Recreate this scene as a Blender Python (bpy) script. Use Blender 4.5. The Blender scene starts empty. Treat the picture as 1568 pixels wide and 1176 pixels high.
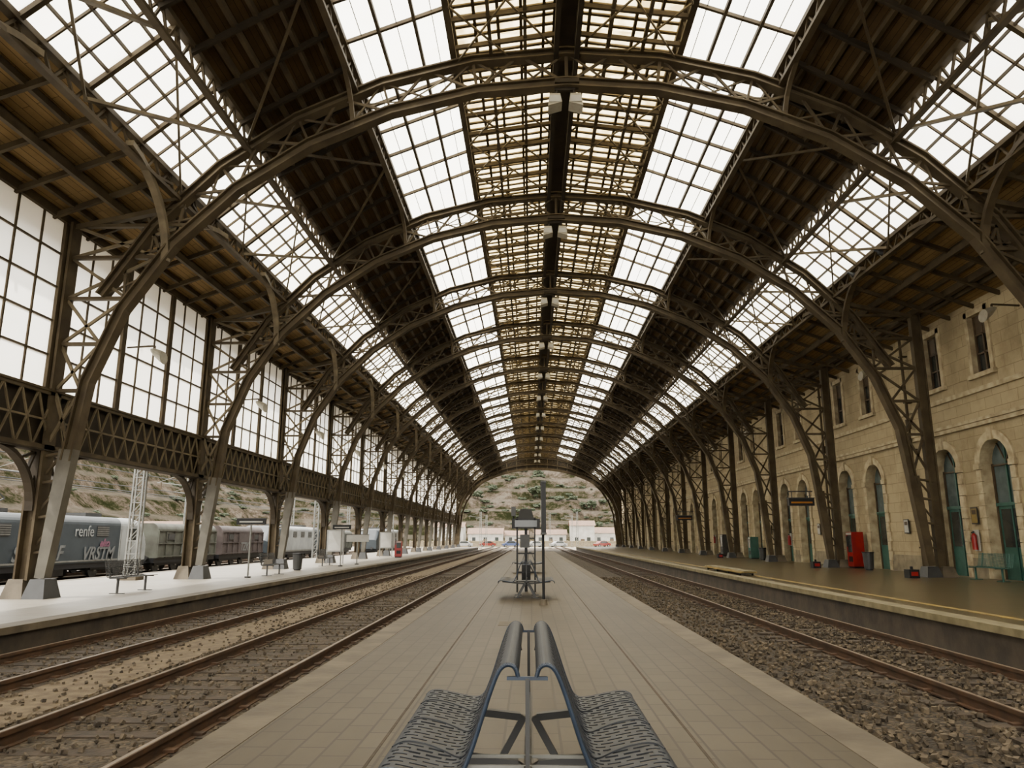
import bpy, math, random
from mathutils import Vector, Matrix, noise
random.seed(7)
CX=1.1; B=9.2; Y0=19.2; K0=-4; K1=12
YEND=Y0+B*K1
scene=bpy.context.scene
# ---------------------------------------------------------------- materials
def newmat(name):
    m=bpy.data.materials.new(name); m.use_nodes=True
    nt=m.node_tree; nt.nodes.clear()
    out=nt.nodes.new('ShaderNodeOutputMaterial')
    return m,nt,out
def col(c): 
    l=.3*c[0]+.6*c[1]+.1*c[2]; S=1.15
    r=[max(0.0,l+(x-l)*S) for x in c[:3]]
    return (r[0],r[1],r[2],1)
def sc(c,k): return tuple(x*k for x in c)
def M(name,base,rough=.6,metal=0,c2=None,scale=4,bump=0,bscale=None,detail=4,coord='Object',spec=.5,k=1):
    m,nt,out=newmat(name)
    b=nt.nodes.new('ShaderNodeBsdfPrincipled'); b.inputs['Roughness'].default_value=rough; b.inputs['Metallic'].default_value=metal
    b.inputs['Specular IOR Level'].default_value=spec
    nt.links.new(b.outputs[0],out.inputs[0])
    if c2 is None: c2=tuple(x*.7 for x in base)
    base=sc(base,k); c2=sc(c2,k)
    tc=nt.nodes.new('ShaderNodeTexCoord')
    n=nt.nodes.new('ShaderNodeTexNoise'); n.inputs['Scale'].default_value=scale; n.inputs['Detail'].default_value=detail
    nt.links.new(tc.outputs[coord],n.inputs['Vector'])
    r=nt.nodes.new('ShaderNodeValToRGB'); r.color_ramp.elements[0].position=.35; r.color_ramp.elements[1].position=.65
    r.color_ramp.elements[0].color=col(c2); r.color_ramp.elements[1].color=col(base)
    nt.links.new(n.outputs['Fac'],r.inputs[0]); nt.links.new(r.outputs[0],b.inputs['Base Color'])
    if bump:
        n2=nt.nodes.new('ShaderNodeTexNoise'); n2.inputs['Scale'].default_value=bscale or scale*4; n2.inputs['Detail'].default_value=3
        nt.links.new(tc.outputs[coord],n2.inputs['Vector'])
        bp=nt.nodes.new('ShaderNodeBump'); bp.inputs['Strength'].default_value=bump; bp.inputs['Distance'].default_value=.02
        nt.links.new(n2.outputs['Fac'],bp.inputs['Height']); nt.links.new(bp.outputs[0],b.inputs['Normal'])
    return m
def brick(name,c1,c2,mortar,bw,bh,ms=.01,axes='XY',rough=.5,dirt=(.2,.17,.12),dirtamt=.5,offset=.5,bump=.3,dscale=.6,spec=.5,k=1,stretch=None):
    m,nt,out=newmat(name)
    b=nt.nodes.new('ShaderNodeBsdfPrincipled'); b.inputs['Roughness'].default_value=rough
    b.inputs['Specular IOR Level'].default_value=spec
    nt.links.new(b.outputs[0],out.inputs[0])
    tc=nt.nodes.new('ShaderNodeTexCoord'); sp=nt.nodes.new('ShaderNodeSeparateXYZ'); cb=nt.nodes.new('ShaderNodeCombineXYZ')
    nt.links.new(tc.outputs['Object'],sp.inputs[0])
    nt.links.new(sp.outputs[axes[0]],cb.inputs[0]); nt.links.new(sp.outputs[axes[1]],cb.inputs[1])
    br=nt.nodes.new('ShaderNodeTexBrick'); br.inputs['Scale'].default_value=1; br.inputs['Brick Width'].default_value=bw
    br.inputs['Row Height'].default_value=bh; br.inputs['Mortar Size'].default_value=ms; br.offset=offset
    br.inputs['Color1'].default_value=col(sc(c1,k)); br.inputs['Color2'].default_value=col(sc(c2,k)); br.inputs['Mortar'].default_value=col(sc(mortar,k))
    nt.links.new(cb.outputs[0],br.inputs['Vector'])
    n=nt.nodes.new('ShaderNodeTexNoise'); n.inputs['Scale'].default_value=dscale; n.inputs['Detail'].default_value=8; n.inputs['Roughness'].default_value=.65
    if stretch:
        mp=nt.nodes.new('ShaderNodeMapping'); mp.inputs['Scale'].default_value=stretch
        nt.links.new(tc.outputs['Object'],mp.inputs[0]); nt.links.new(mp.outputs[0],n.inputs['Vector'])
    else: nt.links.new(tc.outputs['Object'],n.inputs['Vector'])
    mr=nt.nodes.new('ShaderNodeMapRange'); mr.inputs[1].default_value=.42; mr.inputs[2].default_value=.66; mr.inputs[4].default_value=dirtamt
    nt.links.new(n.outputs['Fac'],mr.inputs[0])
    mx=nt.nodes.new('ShaderNodeMixRGB'); mx.inputs[2].default_value=col(sc(dirt,k))
    nt.links.new(mr.outputs[0],mx.inputs[0]); nt.links.new(br.outputs['Color'],mx.inputs[1]); nt.links.new(mx.outputs[0],b.inputs['Base Color'])
    bp=nt.nodes.new('ShaderNodeBump'); bp.inputs['Strength'].default_value=bump; bp.inputs['Distance'].default_value=.01; bp.invert=True
    nt.links.new(br.outputs['Fac'],bp.inputs['Height']); nt.links.new(bp.outputs[0],b.inputs['Normal'])
    return m
def frosted(name,c,c2=None,scale=1.2,transp=0.0):
    m,nt,out=newmat(name)
    t=nt.nodes.new('ShaderNodeBsdfTranslucent'); tc=nt.nodes.new('ShaderNodeTexCoord')
    n=nt.nodes.new('ShaderNodeTexNoise'); n.inputs['Scale'].default_value=scale; n.inputs['Detail'].default_value=5
    nt.links.new(tc.outputs['Object'],n.inputs['Vector'])
    r=nt.nodes.new('ShaderNodeValToRGB'); r.color_ramp.elements[0].position=.36; r.color_ramp.elements[1].position=.6
    r.color_ramp.elements[0].color=(*(c2 or c),1); r.color_ramp.elements[1].color=(*c,1)
    nt.links.new(n.outputs['Fac'],r.inputs[0]); nt.links.new(r.outputs[0],t.inputs['Color'])
    tr=nt.nodes.new('ShaderNodeBsdfTransparent'); mx=nt.nodes.new('ShaderNodeMixShader'); mx.inputs[0].default_value=transp
    nt.links.new(t.outputs[0],mx.inputs[1]); nt.links.new(tr.outputs[0],mx.inputs[2]); nt.links.new(mx.outputs[0],out.inputs[0])
    return m
def ballastmat(name,c1,c2,c3,scale=22,k=1):
    m,nt,out=newmat(name)
    b=nt.nodes.new('ShaderNodeBsdfPrincipled'); b.inputs['Roughness'].default_value=.95
    nt.links.new(b.outputs[0],out.inputs[0])
    tc=nt.nodes.new('ShaderNodeTexCoord')
    v=nt.nodes.new('ShaderNodeTexVoronoi'); v.inputs['Scale'].default_value=scale
    nt.links.new(tc.outputs['Object'],v.inputs['Vector'])
    sp=nt.nodes.new('ShaderNodeSeparateColor'); nt.links.new(v.outputs['Color'],sp.inputs[0])
    r=nt.nodes.new('ShaderNodeValToRGB'); r.color_ramp.elements[0].color=col(sc(c1,k)); r.color_ramp.elements[1].color=col(sc(c3,k))
    e=r.color_ramp.elements.new(.6); e.color=col(sc(c2,k))
    nt.links.new(sp.outputs[0],r.inputs[0])
    n=nt.nodes.new('ShaderNodeTexNoise'); n.inputs['Scale'].default_value=.7; n.inputs['Detail'].default_value=6
    nt.links.new(tc.outputs['Object'],n.inputs['Vector'])
    mx=nt.nodes.new('ShaderNodeMixRGB'); mx.blend_type='MULTIPLY'; mx.inputs[0].default_value=.8
    r2=nt.nodes.new('ShaderNodeValToRGB'); r2.color_ramp.elements[0].position=.35; r2.color_ramp.elements[0].color=(.55,.5,.42,1); r2.color_ramp.elements[1].position=.65
    nt.links.new(n.outputs['Fac'],r2.inputs[0])
    nt.links.new(r.outputs[0],mx.inputs[1]); nt.links.new(r2.outputs[0],mx.inputs[2]); nt.links.new(mx.outputs[0],b.inputs['Base Color'])
    bp=nt.nodes.new('ShaderNodeBump'); bp.inputs['Strength'].default_value=.9; bp.inputs['Distance'].default_value=.04; bp.invert=True
    nt.links.new(v.outputs['Distance'],bp.inputs['Height']); nt.links.new(bp.outputs[0],b.inputs['Normal'])
    return m
KS=.48
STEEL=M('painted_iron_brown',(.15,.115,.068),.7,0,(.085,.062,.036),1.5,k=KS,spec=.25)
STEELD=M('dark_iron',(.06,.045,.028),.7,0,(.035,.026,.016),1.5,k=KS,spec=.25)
STEELL=M('iron_pale_and_lit',(.30,.24,.15),.65,0,(.17,.133,.082),2,k=KS,spec=.3)  # paler iron; on left-side members the lighter colour imitates light falling there
LEG=M('column_leg_left_lit',(.26,.235,.18),.55,0,(.14,.12,.09),1.5,k=.34)  # left legs only: light falling on them is put into the colour
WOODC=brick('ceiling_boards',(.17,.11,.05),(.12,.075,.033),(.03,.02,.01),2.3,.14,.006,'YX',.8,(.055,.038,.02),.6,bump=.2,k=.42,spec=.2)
WOODL=brick('eave_boards_lit',(.32,.22,.11),(.25,.17,.082),(.07,.048,.025),2.3,.16,.008,'YX',.8,(.15,.105,.055),.5,bump=.2,k=.85,spec=.2)  # board colour raised to imitate light reaching the eaves
GLASS=frosted('roof_frosted_glass',(.97,.96,.91),(.94,.91,.82),.8)
GLASSW=frosted('wall_frosted_glass',(.97,.95,.90),(.94,.92,.85),.8)
GLASSY=frosted('lantern_yellowed_glass',(.90,.76,.46),(.45,.34,.15),2.2)
TILE=brick('floor_platform_tiles',(.31,.25,.165),(.255,.205,.132),(.12,.09,.055),.4,.2,.010,'YX',.5,(.15,.113,.068),.85,bump=.25,spec=.25,k=.225,stretch=(1.4,.35,1))
TILEL=brick('left_platform_paving',(.44,.40,.33),(.40,.365,.30),(.25,.22,.17),.5,.5,.008,'XY',.5,(.28,.23,.17),.5,k=.48)
TILER=brick('right_platform_tiles',(.24,.195,.11),(.20,.165,.095),(.11,.085,.045),.3,.3,.006,'XY',.28,(.13,.105,.06),.5,spec=.35,k=.34)
COPE=M('concrete_coping',(.36,.29,.195),.7,0,(.18,.14,.09),2,.3,k=.28)
COPEY=M('pale_edge_stone',(.48,.41,.25),.7,0,(.28,.235,.13),2.5,.3,k=.42)
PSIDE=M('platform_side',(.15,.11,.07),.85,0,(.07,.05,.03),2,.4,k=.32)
YEL=M('yellow_paint',(.6,.42,.12),.6,0,(.38,.28,.12),3,k=.42)
BALL=ballastmat('ballast',(.035,.027,.018),(.10,.074,.047),(.24,.185,.125),k=.40)
BALLL=ballastmat('dirt_ballast',(.08,.062,.04),(.16,.12,.075),(.29,.23,.155),20,k=.36)
SAND=M('sandy_walkway',(.34,.26,.16),.95,0,(.18,.13,.08),5,.9,45,detail=9,k=.42)
RAIL=M('rusty_rail',(.14,.075,.04),.6,.1,(.07,.04,.022),4,k=.5)
RAILT=M('worn_rail_top',(.30,.24,.18),.4,.4,(.2,.15,.11),4,k=.8)
SLEEP=M('sleeper_wood',(.10,.07,.045),.9,0,(.05,.036,.024),5,.5,k=.45)
STONE=brick('facade_render',(.50,.415,.265),(.45,.37,.235),(.29,.23,.14),.9,.42,.012,'YZ',.8,(.25,.195,.115),.8,bump=.5,k=.72)
TRIM=M('stone_trim',(.62,.53,.36),.8,0,(.36,.29,.185),3,.2,k=.72)
FLOORX=M('stone_base',(.40,.34,.23),.8,0,(.25,.205,.14),3,.2,k=.55)
TEAL=M('teal_paint',(.06,.16,.13),.5,0,(.04,.12,.095),3,k=.6)
DGL=M('dark_window_glass',(.02,.022,.022),.12,0,(.03,.034,.032),1)
BGL=M('fanlight_glass',(.10,.125,.125),.12,0,(.055,.075,.078),2)
SHUT=M('brown_shutter',(.12,.08,.045),.6,0,(.08,.055,.03),4,k=.6)
BLACK=M('black_paint',(.008,.008,.009),.5,spec=.3)
DGREY=M('dark_grey_metal',(.03,.03,.03),.5)
WHITE=M('white_paint',(.78,.76,.70),.5,0,(.62,.6,.54),2,k=.5)
CREAM=M('cream_lamp_housing',(.62,.58,.47),.5,0,(.5,.46,.36),6,k=.5)
RED=M('red_paint',(.42,.02,.018),.4,0,(.3,.015,.015),3,k=.55)
BLUE=M('bench_blue_metal',(.016,.019,.025),.5,0,(.010,.012,.017),8,spec=.3)
BLUEE=M('bench_blue_rim',(.018,.030,.052),.4,.1,(.012,.02,.036),8)
GREYM=M('galvanised_metal',(.42,.42,.39),.45,.3,(.3,.3,.28),4,k=.5)
LOCO=M('loco_blue_grey',(.07,.09,.105),.5,0,(.04,.055,.068),1,k=.45)
LOCO2=M('loco_white',(.62,.64,.63),.45,0,(.42,.44,.43),1,k=.5)
WAG=M('wagon_grey_green',(.19,.20,.155),.7,0,(.11,.105,.08),1.5,k=.34)
WAG2=M('wagon_brown',(.17,.13,.12),.7,0,(.10,.07,.065),1.5,k=.33)
CONC=M('outside_ground',(.46,.42,.35),.9,0,(.33,.29,.23),.3,.3,8,k=.55)
HOUSE=M('house_wall',(.70,.68,.63),.8,0,(.55,.53,.48),1,k=.6)
ROOFT=M('house_tiles',(.36,.24,.18),.8,0,(.26,.17,.12),2,k=.5)
BARK=M('bark',(.12,.085,.055),.9,k=.5)
LEAF=M('foliage',(.075,.10,.04),.8,0,(.03,.045,.018),3,.6,12,k=.40)
ORANGE=M('orange_paint',(.6,.25,.04),.5,k=.5)
BIRD=M('pigeon_grey',(.02,.022,.025),.6)
# ---------------------------------------------------------------- mesh builder
class MB:
    def __init__(s): s.v=[];s.f=[];s.m=[];s.mats=[]
    def mi(s,mat):
        if mat not in s.mats: s.mats.append(mat)
        return s.mats.index(mat)
    def face(s,pts,mat):
        i=len(s.v); s.v+= [tuple(p) for p in pts]; s.f.append(tuple(range(i,i+len(pts)))); s.m.append(s.mi(mat))
    def hexa(s,c,mat):
        i=len(s.v); s.v+=[tuple(p) for p in c]; k=s.mi(mat)
        for q in ((0,1,2,3),(7,6,5,4),(0,4,5,1),(1,5,6,2),(2,6,7,3),(3,7,4,0)):
            s.f.append(tuple(i+a for a in q)); s.m.append(k)
    def box(s,x0,x1,y0,y1,z0,z1,mat):
        s.hexa([(x0,y0,z0),(x0,y1,z0),(x1,y1,z0),(x1,y0,z0),(x0,y0,z1),(x0,y1,z1),(x1,y1,z1),(x1,y0,z1)],mat)
    def beam(s,p0,p1,w,h,mat,up=None,w1=None,h1=None):
        p0=Vector(p0);p1=Vector(p1);d=(p1-p0).normalized()
        up=Vector(up) if up else (Vector((0,0,1)) if abs(d.z)<.98 else Vector((0,1,0)))
        a=d.cross(up).normalized(); u=a.cross(d).normalized()
        w1=w if w1 is None else w1; h1=h if h1 is None else h1
        c=[]
        for p,ww,hh in((p0,w,h),(p1,w1,h1)):
            for sa,su in((-1,-1),(1,-1),(1,1),(-1,1)): c.append(p+a*(sa*ww/2)+u*(su*hh/2))
        s.hexa(c,mat)
    def sweep(s,pts,side,w,h,mat,off=0):
        side=Vector(side); k=s.mi(mat); n=len(pts); P=[Vector(p) for p in pts]; base=len(s.v)
        for i in range(n):
            t=(P[min(i+1,n-1)]-P[max(i-1,0)]).normalized(); nn=t.cross(side).normalized()
            for a,b in((-1,-1),(1,-1),(1,1),(-1,1)): s.v.append(tuple(P[i]+side*(a*w/2)+nn*(off+b*h/2)))
        for i in range(n-1):
            for j in range(4):
                a=base+i*4+j; b=base+i*4+(j+1)%4
                s.f.append((a,b,b+4,a+4)); s.m.append(k)
        s.f.append((base+3,base+2,base+1,base)); s.m.append(k)
        e=base+4*(n-1); s.f.append((e,e+1,e+2,e+3)); s.m.append(k)
    def cyl(s,p0,p1,r0,r1,mat,n=12):
        p0=Vector(p0);p1=Vector(p1);d=(p1-p0).normalized(); up=Vector((0,0,1)) if abs(d.z)<.98 else Vector((0,1,0))
        a=d.cross(up).normalized(); u=a.cross(d); i=len(s.v);k=s.mi(mat)
        for p,r in((p0,r0),(p1,r1)):
            for j in range(n):
                t=2*math.pi*j/n; s.v.append(tuple(p+a*(math.cos(t)*r)+u*(math.sin(t)*r)))
        for j in range(n):
            s.f.append((i+j,i+(j+1)%n,i+n+(j+1)%n,i+n+j)); s.m.append(k)
        s.f.append(tuple(range(i+n-1,i-1,-1))); s.m.append(k); s.f.append(tuple(range(i+n,i+2*n))); s.m.append(k)
    def tube(s,pts,r,mat,n=8):
        for a,b in zip(pts[:-1],pts[1:]): s.cyl(a,b,r,r,mat,n)
    def loft(s,rings,mat,cap=True):
        i=len(s.v);k=s.mi(mat);n=len(rings[0])
        for r in rings: s.v+=[tuple(p) for p in r]
        for a in range(len(rings)-1):
            for j in range(n):
                s.f.append((i+a*n+j,i+a*n+(j+1)%n,i+(a+1)*n+(j+1)%n,i+(a+1)*n+j)); s.m.append(k)
        if cap:
            s.f.append(tuple(range(i+n-1,i-1,-1))); s.m.append(k)
            e=i+(len(rings)-1)*n; s.f.append(tuple(range(e,e+n))); s.m.append(k)
    def mesh(s,name):
        me=bpy.data.meshes.new(name); me.from_pydata(s.v,[],s.f)
        for m in s.mats: me.materials.append(m)
        me.polygons.foreach_set('material_index',s.m); me.update(); return me
    def obj(s,name,parent=None,loc=(0,0,0),smooth=False):
        me=s.mesh(name)
        if smooth: me.polygons.foreach_set('use_smooth',[True]*len(me.polygons))
        return place(me,name,loc,parent)
def place(me,name,loc=(0,0,0),parent=None,rz=0):
    o=bpy.data.objects.new(name,me); o.location=loc; o.rotation_euler=(0,0,rz); scene.collection.objects.link(o)
    if parent: o.parent=parent
    return o
def empty(name,loc=(0,0,0)):
    e=bpy.data.objects.new(name,None); e.location=loc; e.empty_display_size=.2; scene.collection.objects.link(e); return e
# ---------------------------------------------------------------- arch trusses
def ell(a,b,t): return (CX+a*math.cos(t), 3.4+b*math.sin(t))
A_IN,B_IN,A_OUT,B_OUT=13.35,10.95,14.05,11.95
def rib():
    m=MB(); N=64
    Pi=[];Po=[]
    for i in range(N+1):
        t=math.pi*i/N
        x,z=ell(A_IN,B_IN,t); Pi.append((x,0,z)); x,z=ell(A_OUT,B_OUT,t); Po.append((x,0,z))
    PiF=[Pi[i] for i in range(0,N+1,4)]
    sd=(0,1,0); L0=8
    m.sweep(PiF,sd,.34,.045,STEEL,.12); m.sweep(PiF,sd,.34,.045,STEEL,-.12); m.sweep(PiF,sd,.10,.22,STEEL,0)
    Pq=Po[L0:N+1-L0:4]
    m.sweep(Pq,sd,.34,.05,STEEL,.10); m.sweep(Pq,sd,.34,.05,STEEL,-.10); m.sweep(Pq,sd,.08,.2,STEEL,0)
    for i in range(L0,N-L0,4):
        m.beam(Pi[i],Po[i+2],.07,.07,STEEL); m.beam(Po[i+2],Pi[i+4],.07,.07,STEEL); m.beam(Pi[i],Po[i],.09,.07,STEEL); 
        m.beam(Po[i],Pi[i+2],.05,.05,STEEL); m.beam(Pi[i+2],Po[i+4],.05,.05,STEEL)
    for sgn in(-1,1):
        X=lambda s: CX+sgn*s
        pw=.22 if sgn<0 else .12
        m.box(min(X(13.95),X(14.25)),max(X(13.95),X(14.25)),-.04,.04,0.35,10.1,STEEL)
        m.box(min(X(13.90),X(13.97)),max(X(13.90),X(13.97)),-pw,pw,.35,10.1,STEEL)
        m.box(min(X(14.23),X(14.28)),max(X(14.23),X(14.28)),-pw,pw,.35,10.1,STEEL)
        def ix(z): return 13.35*math.sqrt(max(0,1-((z-3.4)/B_IN)**2))
        zs=[3.9,5.3,6.6,7.9,9.1,10.05]
        for z in zs[1:]: m.beam((X(13.95),0,z),(X(ix(z)+.1),0,z),.14,.09,STEEL)
        for a,b in zip(zs[:-1],zs[1:]):
            m.beam((X(13.95),0,a),(X(ix(b)+.1),0,b),.07,.08,STEELL if sgn<0 else STEEL); m.beam((X(13.95),0,b),(X(ix(a)+.1),0,a),.07,.08,STEELL if sgn<0 else STEEL)  # left bracing takes the lit-side colour
        m.beam((X(13.95),0,10.0),(X(10.9),0,10.65),.2,.14,STEEL)
        m.beam((X(11.9),0,10.3),(X(ix(9.1)),0,9.1),.07,.08,STEEL)
        LM=LEG if sgn<0 else STEEL  # lit-side leg colour on the left, plain iron on the right
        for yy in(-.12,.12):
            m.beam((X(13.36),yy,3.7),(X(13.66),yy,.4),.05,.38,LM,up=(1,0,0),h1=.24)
        m.beam((X(13.18),0,3.7),(X(13.54),0,.4),.30,.05,LM,up=(1,0,0))
        for z in(1.0,1.9,2.8,3.5): m.beam((X(14.1),0,z),(X(13.5),0,z+.1),.22,.06,STEEL)
        for z in(1.0,1.9,2.8): m.beam((X(14.1),0,z),(X(13.45),0,z+.9),.06,.06,STEEL)
        for xc,mt in((13.62,DGREY),(14.18,COPE)):
            a=X(xc-.24);b=X(xc+.24); lo=-.1 if sgn<0 else 0
            m.hexa([(min(a,b)-.05,-.36,lo),(min(a,b)-.05,.36,lo),(max(a,b)+.05,.36,lo),(max(a,b)+.05,-.36,lo),
                    (min(a,b)+.05,-.24,.38),(min(a,b)+.05,.24,.38),(max(a,b)-.05,.24,.38),(max(a,b)-.05,-.24,.38)],mt)
        for dy in(-1,1):
            s0,z0=11.3,9.0; pts=[]
            for j in range(9):
                t=j/8*math.pi/2
                pts.append((X(s0-.35*(1-math.cos(t))),dy*2.9*(1-math.cos(t)) ,z0+1.95*math.sin(t)))
            m.sweep(pts,(1,0,0),.2,.14,STEELL if sgn<0 else STEEL)  # left knee brace coloured as lit, right one left brown
            m.beam(pts[4],(X(11.0),0,10.9),.08,.08,STEEL); m.beam(pts[6],(X(11.0),dy*.6,11.0),.07,.07,STEEL)
            s0,z0=6.2,13.0; pts=[]
            for j in range(7):
                t=j/6*math.pi/2
                pts.append((X(s0),dy*2.2*(1-math.cos(t)),z0+1.3*math.sin(t)))
            m.sweep(pts,(1,0,0),.12,.1,STEEL)
    m.beam((CX,-.25,14.3),(CX,.25,14.3),.7,.12,STEELD)
    m.beam((CX-.45,0,14.22),(CX+.45,0,14.22),.12,.08,STEELD)
    return m.mesh('roof_arch_truss')
ribm=rib()
for k in range(K0,K1+1): place(ribm,'roof_arch_truss',(0,Y0+B*k,0))
m=MB()
for sx in(-1,1):
    x0=.10*sx;x1=.50*sx
    lo,hi=min(x0,x1),max(x0,x1)
    m.hexa([(lo,-.24,(-.62 if sx<0 else -.5)),(lo,.24,(-.62 if sx<0 else -.5)),(hi,.24,(-.5 if sx<0 else -.62)),(hi,-.24,(-.5 if sx<0 else -.62)),
            (lo+.05,-.16,-.18),(lo+.05,.16,-.18),(hi-.05,.16,-.18),(hi-.05,-.16,-.18)],CREAM)
    m.box(lo+.04,hi-.04,-.25,-.235,-.5,-.3,WHITE)
    m.cyl((.3*sx,0,-.18),(.22*sx,0,.1),.03,.03,STEELD,8)
m.box(-.3,.3,-.04,.04,-.0,.08,STEELD)
lm=m.mesh('twin_pendant_lamp')
for k in range(K0,K1): place(lm,'twin_pendant_lamp',(CX-.05,Y0+B*k,14.12))
# ---------------------------------------------------------------- ceiling / roof bays
RP=[(15.25,9.8),(11.05,11.35),(9.15,12.95),(6.15,14.7),(3.3,15.8),(0,16.3)]
ceil=empty('ceiling')
def lerp(a,b,t): return (a[0]+(b[0]-a[0])*t,a[1]+(b[1]-a[1])*t)
def roof():
    g=MB(); w=MB(); s=MB()
    for sg in(-1,1):
        P=lambda q,y,dz=0:(CX+sg*q[0],y,q[1]+dz)
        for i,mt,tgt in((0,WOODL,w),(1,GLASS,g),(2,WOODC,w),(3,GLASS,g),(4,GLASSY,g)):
            a,b=RP[i],RP[i+1]
            tgt.face([P(a,0),P(b,0),P(b,B),P(a,B)],mt)
            if i in(0,2):
                tgt.face([P(a,0,.08),P(b,0,.08),P(b,B,.08),P(a,B,.08)],STEELD)
        for i,n,nr in((0,4,6),(2,5,6)):
            a,b=RP[i],RP[i+1]
            for j in range(1,n+1):
                q=lerp(a,b,j/(n+1)); s.beam(P(q,0,-.09),P(q,B,-.09),.11,.16,STEEL)
            for j in range(nr):
                y=(j+.5)*B/nr; s.beam(P(a,y,-.2),P(b,y,-.2),.10,.14,STEELD if i else STEEL)
        for (y0,y1) in((0.2,B/2),(B-.2,B/2)):
            s.beam(P(RP[2],y0,-.4),P(RP[3],y1,-.4),.07,.07,STEEL)
        a,b=RP[1],RP[2]
        for t in(.25,.5,.75): q=lerp(a,b,t); s.beam(P(q,0,-.05),P(q,B,-.05),.05,.08,STEEL)
        for j in range(1,12): y=j*B/12; s.beam(P(a,y,-.04),P(b,y,-.04),.05 if j%3 else .12,.07 if j%3 else .16,STEEL)
        for j in range(2):
            y0=j*B/2
            s.beam(P(a,y0,-.3),P(b,y0+B/2,-.3),.14,.08,STEELL); s.beam(P(b,y0,-.3),P(a,y0+B/2,-.3),.06,.06,STEELL)
        a,b=RP[3],RP[4]
        for t in(.333,.667): q=lerp(a,b,t); s.beam(P(q,0,-.06),P(q,B,-.06),.09,.12,STEEL)
        for t in(.167,.5,.833): q=lerp(a,b,t); s.beam(P(q,0,-.02),P(q,B,-.02),.02,.03,STEEL)
        for j in range(1,6): y=j*B/6; s.beam(P(a,y,-.05),P(b,y,-.05),.09,.10,STEEL)
        s.beam(P(a,.3,-.75),P(b,1.5,-.85),.035,.035,STEELL); s.beam(P(b,.3,-.85),P(a,1.5,-.75),.035,.035,STEELL)
        a,b=RP[4],RP[5]
        for t in(.2,.4,.6,.8): q=lerp(a,b,t); s.beam(P(q,0,-.06),P(q,B,-.06),.09,.12,STEEL)
        n=22
        for j in range(n): y=(j+.5)*B/n; s.beam(P(a,y,-.04),P(b,y,-.04),.11,.05,STEELL)
        for j in range(8): y=(j+.5)*B/8; s.beam(P((3.2,15.15),y),P((.3,15.55),y),.09,.12,STEEL)
        for q in((1.2,15.45),(2.2,15.3)): s.beam(P(q,0),P(q,B),.10,.12,STEEL)
        for j in range(4):
            y=j*B/4; s.beam(P((3.2,15.1),y),P((1.7,15.3),y+B/4),.05,.05,STEELL); s.beam(P((1.7,15.3),y),P((3.2,15.1),y+B/4),.05,.05,STEELL)
            s.beam(P((1.7,15.3),y),P((.3,15.5),y+B/4),.05,.05,STEELL)
        for q,dp,nz in((RP[1],.55,12),(RP[2],.65,14),(RP[3],.55,12),(RP[4],.6,12)):
            s.beam(P(q,0,-.05),P(q,B,-.05),.2,.14,STEEL); s.beam(P(q,0,-dp),P(q,B,-dp),.18,.10,STEEL)
            for j in range(nz):
                y=j*B/nz; h=B/nz
                s.beam(P(q,y,-.05),P(q,y+h/2,-dp),.06,.06,STEEL); s.beam(P(q,y+h/2,-dp),P(q,y+h,-.05),.06,.06,STEEL)
        q=(.30,16.2); s.beam(P(q,0,0),P(q,B,0),.14,.16,STEELD); s.beam(P(q,0,-1.0),P(q,B,-1.0),.14,.14,STEELD)
        for j in range(10):
            y=j*B/10;h=B/10; s.beam(P(q,y,0),P(q,y+h,-1.0),.07,.07,STEELD); s.beam(P(q,y,0),P(q,y,-1.0),.07,.07,STEELD)
        q=(14.1,10.15); s.beam(P(q,0),P(q,B),.22,.26,STEEL)
        q=(12.6,10.45); s.beam(P(q,0),P(q,B),.12,.2,STEEL)
    s.box(CX-.40,CX+.40,0,B,16.08,16.14,STEELD)
    return g.mesh('roof_glazing'),w.mesh('roof_boards'),s.mesh('roof_purlins')
rg,rw,rs=roof()
for k in range(K0,K1):
    for me,n in((rg,'roof_glazing'),(rw,'roof_boards'),(rs,'roof_purlins')): place(me,n,(0,Y0+B*k,0),ceil)
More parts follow.
